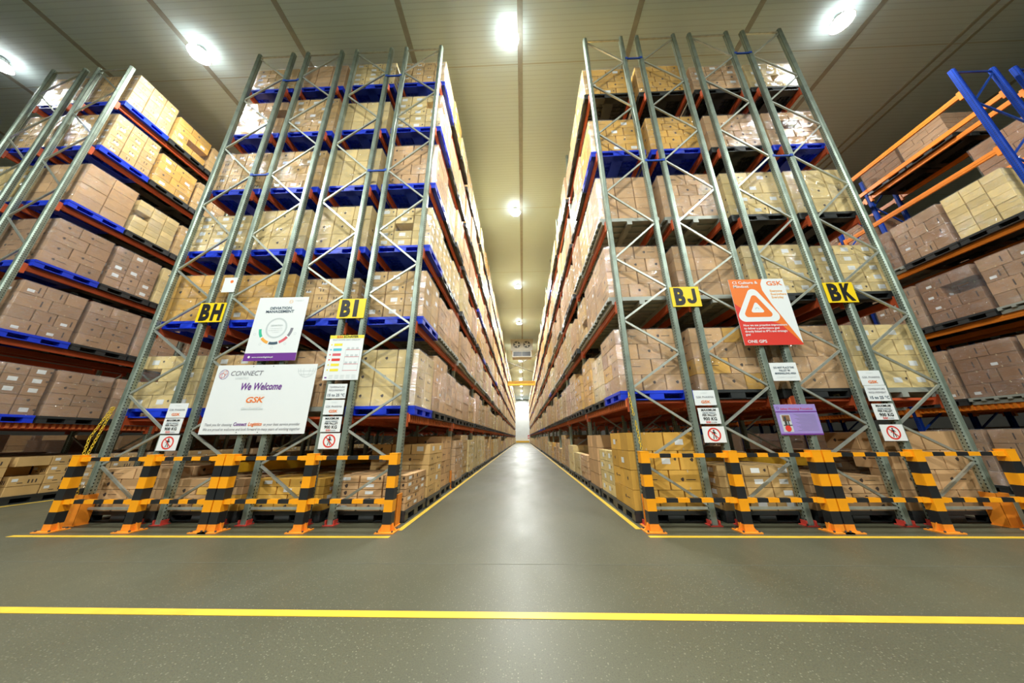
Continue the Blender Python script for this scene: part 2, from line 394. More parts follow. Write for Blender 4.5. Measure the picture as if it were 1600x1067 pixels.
def rack(label, x, nb, levels, top=TOP, rightfirst=False, up='galv', beam='beam', br='brace', near=3, far_bays=True, y0=Y0, feet=True, protect=(), ribs=True, group=None):
    t = thing('pallet_rack', label, 'storage rack', (x, y0, 0), group)
    um = upright_mesh(top, up)
    xa, xb = .055, FD-.055
    for k in range(nb+1):
        for j, xx in enumerate((xa, xb)):
            u = put('upright', um, t, (xx, k*BAY, 0))
            if k < 3 and feet: put('foot_plate', FOOT, u)
    for (p, q) in brace_list(xa+.02, xb-.02, rightfirst, top):
        b = MB(); brace_geo(b, (p[0], 0, p[1]), (q[0], 0, q[1]), br); b.build('brace', t)
    b = MB()
    for k in range(1, nb+1):
        for (p, q) in brace_list(xa+.02, xb-.02, rightfirst, top): brace_geo(b, (p[0], k*BAY, p[1]), (q[0], k*BAY, q[1]), br)
    o = b.build('brace', t); o['kind'] = 'stuff'
    rest = MB()
    for li, z in enumerate(levels):
        for sd, xx in ((-1, .03), (1, FD-.03)):
            for k in range(nb):
                if k < near: put('beam', beam_mesh(sd, beam, ribs and li == 0), t, (xx, k*BAY, z))
                else: beam_geo(rest, sd, beam, ribs and li == 0 and k < 6, xx, k*BAY, z, beam)
    if rest.v: o = rest.build('beam', t); o['kind'] = 'stuff'
    # slatted support deck on the lowest beams
    for k in range(min(near+1, nb)):
        b = MB()
        for i in range(15):
            yy = k*BAY+.16+i*.205; b.box(.05, FD-.05, yy, yy+.05, levels[0]-.05, levels[0]-.012, beam)
        b.build('support_bars', t)
    return t
def label_rack(s): return s
colname = {'L': ['column left of BH sign', 'column right of BH sign', 'column left of BI sign', 'column right of BI sign'],
           'R': ['column left of BJ sign', 'column right of BJ sign', 'column left of BK sign', 'column right of BK sign']}
NB = 22
for i in range(4):
    far = i == 3
    rack('tall galvanised pallet rack with red beams, '+colname['L'][i], LX[i], NB if far else 6, LEVL, rightfirst=i % 2 == 1, near=8 if far else 3)
for i in range(4):
    far = i == 0
    rack('tall galvanised pallet rack with red beams, '+colname['R'][i], RX[i], NB if far else 6, LEVR, rightfirst=i % 2 == 1, near=8 if far else 3)
FLX = [-11.47-i*PITCHX for i in range(3)]
FLN = ['inner column nearest the left aisle', 'outer column at the left edge', 'third column at the left edge']
for i in range(2):
    rack('galvanised pallet rack far left, '+FLN[i], FLX[i], 7 if i == 0 else 4, LEVL, rightfirst=i % 2 == 1, near=4 if i == 0 else 2, y0=5.0)
LEVB = [1.83, 3.62, 5.33, 7.05, 8.75]
BX = [10.28, 10.28+1.40]
for i in range(2):
    rack(['blue-framed pallet rack with orange beams at the right edge', 'blue-framed pallet rack standing back to back behind the right edge one'][i],
         BX[i], 10, LEVB, top=9.42, rightfirst=True, up='bluegalv', beam='beam_orange', br='bluep', near=4, y0=5.05, feet=False)

# blue spacers between the paired frames
for nm, X, pairs in (('left', LX, ((0, 1), (2, 3))), ('right', RX, ((0, 1), (2, 3)))):
    for a, c in pairs:
        for j, z in enumerate((9.82 if nm == 'left' else 10.05, 6.75)):
            b = MB(); b.box(X[a]+FD-.005, X[c]+.005, Y0-.045, Y0-.02, z-.018, z+.018, 'bluep')
            b.box(X[a]+FD-.06, X[a]+FD, Y0-.055, Y0-.045, z-.03, z+.03, 'bluep'); b.box(X[c], X[c]+.06, Y0-.055, Y0-.045, z-.03, z+.03, 'bluep')
            tag(b.build('row_spacer'), '%s blue spacer bar joining the two racks at the %s sign' % (['upper', 'middle'][j], {('left', 0): 'BH', ('left', 2): 'BI', ('right', 0): 'BJ', ('right', 2): 'BK'}[(nm, a)]), 'spacer bar')

# orange upright protectors
def protector(x, y, label, flip=1):
    b = MB()
    b.box(x-.085, x+.085, y-.10, y-.085, 0, .42, 'prot'); b.box(x-.085*flip-.008, x-.085*flip+.008, y-.10, y+.06, 0, .42, 'prot')
    b.box(x+.077, x+.093, y-.10, y+.06, 0, .42, 'prot'); b.box(x-.11, x+.11, y-.108, y+.06, 0, .01, 'prot')
    tag(b.build('upright_protector'), label, 'post guard', 'orange guards round the rack feet')
for s, x in (('left', LX[3]+FD-.055), ('right', RX[0]+.055)):
    for k in (0, 1, 3, 5):
        protector(x, Y0+k*BAY, 'orange steel guard round a rack foot, %s side of main aisle, %s from front' % (s, ORD[(0, 1, 3, 5).index(k)]), 1 if s == 'left' else -1)
for k in (0, 1): protector(LX[0]+.055, Y0+k*BAY, 'orange steel guard round the rack foot at the left end, %s' % ['front frame', 'second frame'][k])
for k in (0, 1): protector(RX[3]+FD-.055, Y0+k*BAY, 'orange steel guard round the rack foot at the right end, %s' % ['front frame', 'second frame'][k])

# ---------------------------------------------------------------- pallets
def pallet_mesh(k, W=1.2, D=1.0):
    b = MB(); H = .15; x0, x1, y0, y1 = -W/2, W/2, -D/2, D/2
    b.box(x0+.01, x1-.01, y0+.01, y1-.01, H-.018, H-.004, k)
    for a in (-1, 1):       # lips
        b.box(x0, x1, a*D/2-.012 if a > 0 else y0, y1 if a > 0 else y0+.012, H-.045, H+.004, k)
        b.box(x1-.012 if a > 0 else x0, x1 if a > 0 else x0+.012, y0, y1, H-.045, H+.004, k)
    for i in range(13): q = x0+.03+i*(W-.06)/12; b.box(q-.004, q+.004, y0+.01, y1-.01, H-.045, H-.017, k)
    for i in range(11): q = y0+.03+i*(D-.06)/10; b.box(x0+.01, x1-.01, q-.004, q+.004, H-.045, H-.017, k)
    for cx, wx in ((x0+.085, .17), (0, .24), (x1-.085, .17)):
        for cyy, wy in ((y0+.075, .15), (0, .18), (y1-.075, .15)): b.box(cx-wx/2+.004, cx+wx/2-.004, cyy-wy/2+.004, cyy+wy/2-.004, 0.012, H-.04, k)
    for cx, wx in ((x0+.085, .17), (0, .24), (x1-.085, .17)): b.box(cx-wx/2, cx+wx/2, y0, y1, 0, .018, k)
    b.box(x0, x1, y0, y0+.14, 0, .017, k); b.box(x0, x1, y1-.14, y1, 0, .017, k)
    return b.mesh('pallet')
def grey_pallet_mesh():
    b = MB(); b.box(-.6, .6, -.5, .5, .11, .15, 'greyp')
    for i in range(6):
        q = -.47+i*.188; b.box(-.6, .6, q-.03, q+.03, .075, .11, 'greyp')
    for q in (-.5, 0, .5): b.box(q-.05, q+.05, -.5, .5, 0, .075, 'greyp')
    return b.mesh('pallet')
PAL = {'blue': pallet_mesh('blue'), 'black': pallet_mesh('black'), 'grey': grey_pallet_mesh()}
PALW = {'blue': 'blue plastic', 'black': 'black plastic', 'grey': 'grey slatted metal'}

# ---------------------------------------------------------------- cartons
_cm = {}
def decal(b, face, w, d, h, u0, u1, v0, v1, k, off=.0015):
    """rectangle on a face; u, v in 0..1"""
    if face == 'f': y = -d/2-off; vs = [(-w/2+w*u, y, h*v) for u, v in ((u0, v0), (u1, v0), (u1, v1), (u0, v1))]
    elif face == 'b': y = d/2+off; vs = [(w/2-w*u, y, h*v) for u, v in ((u0, v0), (u1, v0), (u1, v1), (u0, v1))]
    elif face == 'r': x = w/2+off; vs = [(x, -d/2+d*u, h*v) for u, v in ((u0, v0), (u1, v0), (u1, v1), (u0, v1))]
    else: x = -w/2-off; vs = [(x, d/2-d*u, h*v) for u, v in ((u0, v0), (u1, v0), (u1, v1), (u0, v1))]
    b.add(vs, [(0, 1, 2, 3)], k)
def blob(b, face, w, d, h, uc, vc, r, k, off=.0015):
    L = w if face in 'fb' else d; vs = []
    for i in range(7):
        a = 2*PI*i/7+.3; q = r*(1 if i % 2 else .75); u = uc+q*math.cos(a)/L; v = vc+q*math.sin(a)/h
        if face == 'f': vs.append((-w/2+w*u, -d/2-off, h*v))
        elif face == 'b': vs.append((w/2-w*u, d/2+off, h*v))
        elif face == 'r': vs.append((w/2+off, -d/2+d*u, h*v))
        else: vs.append((-w/2-off, d/2-d*u, h*v))
    b.add(vs, [tuple(range(7))], k)
def decorate(b, w, d, h, decor, v):
    for face in 'frlb':
        L = w if face in 'fb' else d
        long = L > .42
        if decor == 'label' or (decor == 'mix' and (v+ord(face)) % 2 == 0):
            lw = min(.13/L, .42); lh = min(.085/h, .45); u = .5-lw/2+(.12 if v % 2 else -.1)*(1 if long else .3)
            decal(b, face, w, d, h, u, u+lw, .3, .3+lh, 'labelw')
            if v % 3: blob(b, face, w, d, h, min(u+lw*1.6, .93), .55, .024, 'ink')
        if decor == 'logo' or (decor == 'mix' and (v+ord(face)) % 2):
            blob(b, face, w, d, h, .33 if long else .5, .52, .032, 'ink')
            if long: decal(b, face, w, d, h, .42, .68, .49, .53, 'ink')
        if decor == 'bars':
            for c in (.30, .70) if long else (.5,):
                for q in (-.035, .02): decal(b, face, w, d, h, c+q/L, c+(q+.016)/L, .38, .68, 'ink')
            if v % 3 == 0: decal(b, face, w, d, h, .42, .42+.1/L, .25, .5, 'labelw')
        if decor == 'slot':
            decal(b, face, w, d, h, .72, .72+.022/L, .25, .72, 'ink')
            if v % 3 == 0: decal(b, face, w, d, h, .25, .25+.1/L, .2, .2+.06/h, 'labelw')
        if decor == 'arrows':
            for q in (.55, .66, .77): decal(b, face, w, d, h, q, q+.02/L, .22, .6, 'ink')
            decal(b, face, w, d, h, .25, .42, .25, .32, 'ink'); decal(b, face, w, d, h, .08, .08+.08/L, .45, .75, 'labelw')
        if decor != 'bars' and long: decal(b, face, w, d, h, .485, .515, 0.0, .13, 'tape_c', .001); decal(b, face, w, d, h, .485, .515, .87, 1, 'tape_c', .001)
def carton_mesh(w, d, h, k, decor, v):
    key = (round(w, 3), round(d, 3), round(h, 3), k, decor, v)
    if key not in _cm:
        b = MB(); e = .004; s = .0025
        # body with softly chamfered corners
        x, y, z1 = w/2-s, d/2-s, h-.007
        ring = [(-x+e, -y), (x-e, -y), (x, -y+e), (x, y-e), (x-e, y), (-x+e, y), (-x, y-e), (-x, -y+e)]
        vs = [(p[0], p[1], z) for z in (0, z1) for p in ring]
        b.add(vs, [(i, (i+1) % 8, 8+(i+1) % 8, 8+i) for i in range(8)]+[tuple(range(8))[::-1], tuple(range(8, 16))], k)
        b.add([(-.03, -y, z1+.001), (.03, -y, z1+.001), (.03, y, z1+.001), (-.03, y, z1+.001)], [(0, 1, 2, 3)], 'tape_c')
        decorate(b, w-2*s, d-2*s, h-s, decor, v)
        _cm[key] = b.mesh('carton')
    return _cm[key]
def layer_rects(pat, odd, W=1.16, D=.96):
    R = []
    def grid(nx, ny, x0, x1, y0, y1):
        for i in range(nx):
            for j in range(ny):
                R.append((x0+(x1-x0)*i/nx, x0+(x1-x0)*(i+1)/nx, y0+(y1-y0)*j/ny, y0+(y1-y0)*(j+1)/ny, j == 0 and y0 < -D/2+.01, ))
    X0, X1, A, B = -W/2, W/2, -D/2, D/2
    if pat == 'inter':
        c = A+.4*D
        if odd: grid(2, 1, X0, X1, A, c); grid(3, 1, X0, X1, c, B)
        else: grid(3, 1, X0, X1, A, B-.4*D); grid(2, 1, X0, X1, B-.4*D, B)
    elif pat == 'inter2':
        c = X0+.62*W
        if odd: grid(2, 2, X0, c, A, B); grid(1, 3, c, X1, A, B)
        else: grid(1, 3, X0, X1-.62*W, A, B); grid(2, 2, X1-.62*W, X1, A, B)
    elif pat == 'big': grid(2, 2, X0, X1, A, B)
    elif pat == 'g32': grid(3, 2, X0, X1, A, B)
    elif pat == 'g33': grid(3, 3, X0, X1, A, B)
    elif pat == 'g43': grid(4, 3, X0, X1, A, B)
    elif pat == 'g53': grid(5, 3, X0, X1, A, B)
    return [(r[0], r[1], r[2], r[3]) for r in R]
# film shells
def film_mesh(seed):
    rnd = random.Random(seed); b = MB(); nx, nz = 14, 9; ring = []
    per = []
    for i in range(6): per.append((-.5+i/6, -.5))
    for i in range(5): per.append((.5, -.5+i/5))
    for i in range(6): per.append((.5-i/6, .5))
    for i in range(5): per.append((-.5, .5-i/5))
    n = len(per); vs = []
    for j in range(nz+1):
        z = j/nz
        for (x, y) in per:
            c = .985 if abs(x) > .49 and abs(y) > .49 else 1
            q = (c + rnd.uniform(-.006, .008)) * (1 if z < .97 else .985)
            vs.append((x*q, y*q, z*1.0+(rnd.uniform(-.012, .012) if 0 < j < nz else 0)))
    fs = [(j*n+i, j*n+(i+1) % n, (j+1)*n+(i+1) % n, (j+1)*n+i) for j in range(nz) for i in range(n)]
    b.add(vs, fs, 'film')
    # gathered top edge folding over the stack
    t0 = nz*n; tv = [(x*.86+rnd.uniform(-.01, .01), y*.84, 1.004+rnd.uniform(0, .008)) for x, y in per]
    base = len(b.v); b.v += tv
    for i in range(n): b.f.append((t0+i, t0+(i+1) % n, base+(i+1) % n, base+i)); b.m.append(0)
    return b.mesh('stretch_wrap', True)
FILM = [film_mesh(s) for s in range(7)]

STYLE = {  # name: colour, pattern, layers, decor
    'tan_inter': ('tan', 'inter', 5, 'mix'), 'tan_bars': ('tan', 'g43', 5, 'bars'), 'tan_label': ('tan', 'g32', 4, 'label'),
    'pink_inter': ('pink', 'inter', 4, 'logo'), 'pink_big': ('pink', 'inter2', 4, 'slot'), 'pink_plain': ('pink', 'g32', 4, 'plain'),
    'pink_small': ('pink', 'g33', 5, 'mix'), 'amber_inter': ('amber', 'inter', 4, 'mix'), 'amber_small': ('amber', 'inter2', 5, 'logo'),
    'pale_label': ('pale', 'g33', 5, 'label'), 'pale_big': ('pale', 'g32', 3, 'logo'), 'pale_inter': ('pale', 'inter', 4, 'label'),
    'pale_tall': ('pale', 'g43', 3, 'plain'), 'brown_slot': ('brown', 'inter', 4, 'slot'), 'shaded_slot': ('shaded', 'inter2', 4, 'slot'), 'shaded_inter': ('shaded', 'inter', 4, 'logo'), 'shaded_small': ('shaded', 'g33', 5, 'mix'), 'brown_big': ('brown', 'big', 3, 'logo'),
    'tan_arrows': ('tan', 'g32', 4, 'arrows'), 'small_dense': ('pale', 'g53', 6, 'plain')}
DESC = {'mix': 'printed', 'bars': 'bar-printed', 'label': 'labelled', 'logo': 'logo-marked', 'slot': 'slot-handled', 'plain': 'plain', 'arrows': 'arrow-printed'}
def cells(style, H, seed, W=1.16, D=.96):
    col, pat, nl, dec = STYLE[style]; rnd = random.Random(seed); out = []
    h = H/nl; skip = rnd.random() < .3
    for l in range(nl):
        for r in layer_rects(pat, l % 2, W, D):
            out.append((r, l*h, h, l, nl))
    return out, col, dec, rnd
POSW = {1: [''], 2: ['left', 'right'], 3: ['left', 'middle', 'right'], 4: ['left', 'centre left', 'centre right', 'right'], 5: ['far left', 'left', 'middle', 'right', 'far right']}
def desc(cs, r, l):
    L = [c[0] for c in cs if c[3] == l]
    fr = sorted([q for q in L if q[2] < -.47]); 
    if r in fr: return 'front '+POSW[len(fr)][fr.index(r)]
    for nm, sel in (('right side', [q for q in L if q[1] > .57 and q not in fr]), ('left side', [q for q in L if q[0] < -.57 and q not in fr]), ('inner', [q for q in L if q[1] <= .57 and q[0] >= -.57 and q not in fr])):
        sel = sorted(sel, key=lambda q: (q[2], q[0]))
        if r in sel: return nm if len(sel) == 1 else nm+' '+['near', 'middle', 'rear', 'last', 'end', 'hind'][sel.index(r) if len(sel) > 2 else 2*sel.index(r)]
    return ''
def place_cartons(style, H, seed, parent, faces, asthing=None, mixcol=None):
    """carton objects of one stack that show on the given faces (f front, r/l sides, t top)"""
    cs, col, dec, rnd = cells(style, H, seed); n = 0
    for (x0, x1, y0, y1), z, h, l, nl in cs:
        vis = (('f' in faces and y0 < -.47) or ('r' in faces and x1 > .57) or ('l' in faces and x0 < -.57) or ('t' in faces and l == nl-1))
        if not vis: continue
        w, d = x1-x0, y1-y0; v = rnd.randrange(4)
        c = col if not mixcol or rnd.random() > .3 else mixcol
        dd = dec if rnd.random() > .15 else 'plain'
        me = carton_mesh(w-.014, d-.014, h, c, dd, v if dd != 'plain' else 0)
        if rnd.random() < .012 and l > 0 and l < nl-1: continue
        ox, oy = rnd.uniform(-.003, .003), rnd.uniform(-.003, .003)
        p = ((x0+x1)/2+ox, (y0+y1)/2+oy, z); rz = rnd.uniform(-.004, .004)
        if asthing is None: put('carton', me, parent, p, rz)
        else:
            o = put('carton', me, None, Vector(parent)+Vector(p), rz); asthing(o, l, nl, p, c, desc(cs, (x0, x1, y0, y1), l))
        n += 1
    return n
_far = {}
def far_geo(style, H, v):
    key = (style, round(H, 2), v)
    if key not in _far:
        b = MB(); cs, col, dec, rnd = cells(style, H, v*7+3)
        for (x0, x1, y0, y1), z, h, l, nl in cs:
            if y0 > -.47 and abs(x0) < .57 and abs(x1) < .57 and l < nl-1: continue
            g = .005; o = rnd.uniform(-.006, .006)
            b.box(x0+g+o, x1-g+o, y0+g, y1-g, z, z+h-.009, col)
            if dec in ('label', 'mix') and rnd.random() < .6:
                u = (y0+y1)/2
                for s, xe in ((1, x1), (-1, x0)):
                    if abs(xe) > .57: b.add([(xe+s*(.002)+o, u-.05, z+h*.3), (xe+s*.002+o, u+.05, z+h*.3), (xe+s*.002+o, u+.05, z+h*.3+.07), (xe+s*.002+o, u-.05, z+h*.3+.07)], [(0, 1, 2, 3)], 'labelw')
                if y0 < -.47:
                    u = (x0+x1)/2; b.add([(u-.05, y0+.003, z+h*.3), (u+.05, y0+.003, z+h*.3), (u+.05, y0+.003, z+h*.3+.07), (u-.05, y0+.003, z+h*.3+.07)], [(0, 1, 2, 3)], 'labelw')
        f = MB(); per = []
        for i in range(4): per.append((-.5+i/4, -.5))
        for i in range(4): per.append((.5, -.5+i/4))
        for i in range(4): per.append((.5-i/4, .5))
        for i in range(4): per.append((-.5, .5-i/4))
        vs = [(x*1.185*(1+rnd.uniform(-.006, .006)), y*.985*(1+rnd.uniform(-.006, .006)), H*j/4) for j in range(5) for x, y in per]
        b.add(vs, [(j*16+i, j*16+(i+1) % 16, (j+1)*16+(i+1) % 16, (j+1)*16+i) for j in range(4) for i in range(16)], 'film')
        _far[key] = b
    return _far[key]
_farm = {}
def far_mesh(style, H, v):
    key = (style, round(H, 2), v)
    if key not in _farm: _farm[key] = far_geo(style, H, v).mesh('wrapped_carton_stack')
    return _farm[key]

REST_STACK, REST_PAL = MB(), {k: [] for k in PAL}
used_labels = set()
def lvl_words(l): return 'floor level' if l == 0 else ORD[l-1]+' shelf up'
def load(x, y, z, style, H, pal, mode, where, lvl, posw, faces='f', wrap=True, sx=1, seed=0, loose=False, mixcol=None):
    """x, y = centre; mode near | far | rest"""
    col, pat, nl, dec = STYLE[style]
    if mode == 'rest':
        g = far_geo(style, H, seed % 3); base = len(REST_STACK.v); remap = [REST_STACK.mi(k) for k in g.mats]
        REST_STACK.v += [(p[0]+x, p[1]+y, p[2]+z+.152) for p in g.v]
        REST_STACK.f += [tuple(base+q for q in f) for f in g.f]; REST_STACK.m += [remap[i] for i in g.m]
        REST_PAL[pal].append((x, y, z)); return
    p = put('pallet', PAL[pal], None, (x, y, z))
    tag(p, '%s pallet, %s, %s, %s' % (PALW[pal], where, lvl_words(lvl), posw), 'pallet', 'pallets under the carton stacks')
    if loose:
        def lab(o, l, nl, q, c, sp):
            lay = 'bottom layer' if l == 0 else 'top layer' if l == nl-1 else ORD[l]+' layer'
            tag(o, '%s carton, %s %s, floor %s, %s' % (c, lay, sp, posw, where.replace('far left rack beside left aisle', 'far left rack')), 'carton', 'unwrapped cartons on the floor pallets')
        place_cartons(style, H, seed, (x, y, z+.155), faces, lab, mixcol); return
    lab = '%s %s carton stack, %s, %s, %s' % (col, DESC[dec], where, lvl_words(lvl), posw)
    if mode == 'far':
        o = put('wrapped_carton_stack', far_mesh(style, H, seed % 3), None, (x, y, z+.155)); tag(o, lab, 'carton stack', 'film-wrapped carton stacks on pallets'); return
    t = thing('wrapped_carton_stack', lab, 'carton stack', (x, y, z+.155), 'film-wrapped carton stacks on pallets')
    place_cartons(style, H, seed, t, faces, mixcol=mixcol)
    f = put('stretch_wrap', FILM[seed % 7], t, (0, 0, 0)); f.scale = (1.185, .985, H+.004)

def ypos(p, y0=Y0): return y0+(p//3)*BAY+.115+.5+(p % 3)*1.035
PW = lambda p: (ORD[p] if p < len(ORD) else 'far')+' pallet back' if p else 'front pallet'
# front loads: rows top level first
FL = [['tan_inter', 'pink_plain', 'pale_label', 'tan_bars'], ['pink_inter', 'tan_inter', 'pale_tall', 'pale_label'],
      ['tan_bars', 'tan_inter', 'pale_tall', 'pink_inter'], ['pale_label', 'pale_big', 'pale_big', 'pale_label'],
      ['amber_inter', 'amber_inter', 'tan_bars', 'tan_label'], ['pale_inter', 'tan_label', 'pink_inter', 'pale_big'],
      ['pink_inter', 'pink_inter', 'amber_inter', 'pink_small']]
FLH = [[.8, .85, .85, .8], [1.1, 1.15, .95, 1.1], [1.1, 1.1, 1.1, 1.15], [.9, 1.0, 1.05, .95], [1.0, .98, .85, .98], [.95, .95, 1.0, 1.0], [.62, .46, .46, .5]]
FR = [['amber_inter', 'amber_small', 'pink_small', 'pale_inter'], ['amber_inter', 'amber_small', 'pink_inter', 'pink_inter'],
      ['pink_plain', 'pink_inter', 'pale_inter', 'pale_big'], ['pink_inter', 'pink_plain', 'pale_inter', 'pale_label'],
      ['pink_inter', 'pink_inter', 'pink_inter', 'pale_inter'], ['amber_inter', 'tan_label', 'pink_inter', 'pink_inter']]
FRH = [[.92, .95, .85, .85], [.98, 1.0, 1.0, 1.0], [1.08, 1.1, 1.1, 1.1], [1.1, 1.08, 1.05, 1.0], [1.1, 1.1, 1.1, 1.1], [1.12, .62, .46, 1.1]]
PR = [['black']*4, ['blue', 'blue', 'black', 'blue'], ['grey', 'grey', 'black', 'black'], ['grey', 'grey', 'black', 'black'], ['blue', 'black', 'black', 'grey'], ['black']*4]
PL = [['blue']*4]*5+[['blue', 'blue', 'grey', 'blue'], ['black']*4]
rnd = random.Random(5)
AIS = ['pink_inter', 'tan_inter', 'pale_label', 'pink_small', 'tan_label', 'pale_inter', 'pink_plain', 'pale_big', 'pink_big', 'tan_bars', 'amber_inter', 'pink_inter', 'tan_inter']
def side(tagc, X, LEV, F, FH, P, aisle_i, aface):
    nl = len(LEV); lv = [0]+LEV
    for li in range(nl+1):
        r = nl-li; z = lv[li]
        for i in range(4):
            cx = X[i]+FD/2; where = colname[tagc][i]
            ais = i == aisle_i
            npos = 66 if ais else (9 if li < 2 else 5)
            for p in range(npos):
                y = ypos(p)
                sd = rnd.randrange(1000)
                if p == 0:
                    fc = 'f'+(aface if ais else '')+('t' if li == 0 else '')
                    if li == 0 and ais: fc += 'rl'
                    load(cx, y, z, F[r][i], FH[r][i], P[r][i], 'near', where, li, 'front pallet', fc, seed=sd, loose=(li == 0),
                         mixcol='amber' if (tagc, li, i) in (('R', 1, 0), ('R', 1, 1), ('L', 0, 1)) else None)
                    continue
                H = rnd.choice((.9, 1.0, 1.08, 1.16)) if li else rnd.choice((.6, .8, 1.0, 1.15))
                if tagc == 'R' and li: H += .04
                if li == nl: H = rnd.choice((.8, .92, 1.0))
                st = rnd.choice(AIS)
                if li == 0 and ais and p in (1, 2): st, H = {('L', 1): ('tan_inter', .95), ('L', 2): ('pink_inter', 1.1), ('R', 1): ('pale_inter', .8), ('R', 2): ('pink_plain', 1.1)}[(tagc, p)]
                pal = 'black' if rnd.random() < .93 else 'blue'
                if tagc == 'R' and li in (2, 3) and rnd.random() < .8: pal = 'grey'
                if tagc == 'L' and li == 2 and rnd.random() < .6: pal = 'grey'
                if li == 0: pal = 'black'
                if rnd.random() < .03 and p > 3: continue
                if ais:
                    mode = 'near' if p < 3 else 'far' if p < 12 else 'rest'
                    load(cx+rnd.uniform(-.03, .03), y, z, st, H, pal, mode, where, li, PW(p), aface+'f', seed=sd, loose=(li == 0 and p < 3))
                else:
                    if p > 2 and li > 1: continue
                    load(cx, y, z, st, H if li else (.46 if i in (1, 2) and p < 3 else min(H, .75)), pal, 'rest', where, li, PW(p), seed=sd)
side('L', LX, LEVL, FL, FLH, PL, 3, 'r')
side('R', RX, LEVR, FR, FRH, PR, 0, 'l')
# far left rack
WL = ['far left rack beside left aisle', 'far left rack edge column', 'far left rack, edge column']
SF = [['tan_arrows', 'tan_arrows', 'tan_arrows', 'pink_inter'], ['shaded_small', 'shaded_inter', 'shaded_inter', 'brown_slot'], ['shaded_slot', 'shaded_inter', 'shaded_inter', 'shaded_small'],
      ['shaded_inter', 'shaded_small', 'pale_big', 'tan_inter'], ['pink_plain', 'small_dense', 'tan_label', 'tan_inter'], ['tan_bars', 'amber_inter', 'tan_inter', 'tan_inter'], ['tan_bars', 'amber_inter', 'tan_inter', 'pale_big']]
for i in range(2):
    for li in range(7):
        z = ([0]+LEVL)[li]
        for p in range(21 if i == 0 else (1 if li > 1 else 12)):
            st = SF[li][p] if i == 0 and p < 4 else rnd.choice(['tan_inter', 'tan_bars', 'pink_inter', 'pale_label'])
            H = [.75, 1.0, 1.08, 1.1, 1.12, 1.12, 1.05][li]-(.12 if p else 0)*(li > 3)
            pal = 'blue' if (p == 0 and li) or (i and li) else 'black'
            if li == 0 and i: st = 'brown_big'
            load(FLX[i]+FD/2, ypos(p, 5.0), z, st, H, pal, 'rest' if p > 3 else 'near' if (i == 0 and p < 4) or p == 0 else 'far', WL[i], li, PW(p), 'frt' if i == 0 and li == 0 else 'fr', seed=rnd.randrange(999), loose=(li == 0 and i == 0 and p < 2))
for xx in (-14.1, -15.4, -16.8, -22.0, -23.3):
    for p in range(14): load(xx+FD/2, ypos(p, 5.0), 0, rnd.choice(['brown_big', 'tan_inter', 'pink_inter']), rnd.choice((.8, 1.1, 1.25)), 'black', 'rest', '', 0, '', seed=rnd.randrange(999))
for xx in (13.4, 14.8, 19.6, 21.0):
    for p in range(14): load(xx+FD/2, ypos(p, 5.0), 0, rnd.choice(['brown_big', 'tan_inter', 'brown_slot']), rnd.choice((.8, 1.1, 1.25)), 'black', 'rest', '', 0, '', seed=rnd.randrange(999))
# right blue rack (upper shelves partly empty)
WB = ['blue-framed rack at right', 'blue-framed rack behind right one']
for i in range(2):
    for li in range(6):
        z = ([0]+LEVB)[li]
        for p in range(24 if i == 0 else 12):
            if i == 0 and li == 5: continue
            if i == 0 and li == 4 and p < 5: continue
            if i == 1 and li == 4 and p in (1, 2): continue
            if i == 1 and li == 5 and p in (0, 3, 4): continue
            st = rnd.choice(['brown_slot', 'shaded_slot', 'brown_slot', 'shaded_slot'])  # dark cardboard chosen to carry the dimness of the right edge in colour
            if i == 0 and li == 3 and p == 0: st = 'small_dense'
            H = {0: 1.15, 1: 1.15, 2: 1.12, 3: 1.1, 4: .95, 5: .75}[li]
            load(BX[i]+FD/2, ypos(p, 5.05), z, st, H, 'black' if rnd.random() < .5 else 'grey', 'rest' if p > 7 or (i == 1 and li < 3) else 'near' if i == 0 and p < 4 else 'far', WB[i], li, PW(p), 'fl', seed=rnd.randrange(999))
o = REST_STACK.build('carton_stacks'); tag(o, 'remaining film-wrapped carton stacks deeper in the racks along the main aisle', 'carton stacks', kind='stuff')
rp = MB()
for k, L in REST_PAL.items():
    me = PAL[k]; vv = [tuple(v.co) for v in me.vertices]; ff = [tuple(f.vertices) for f in me.polygons]
    i = rp.mi({'grey': 'greyp'}.get(k, k))
    for (x, y, z) in L:
        base = len(rp.v); rp.v += [(a+x, c+y, d+z) for a, c, d in vv]; rp.f += [tuple(base+q for q in f) for f in ff]; rp.m += [i]*len(ff)
o = rp.build('pallets'); tag(o, 'remaining pallets under the deeper carton stacks along the main aisle', 'pallets', kind='stuff')

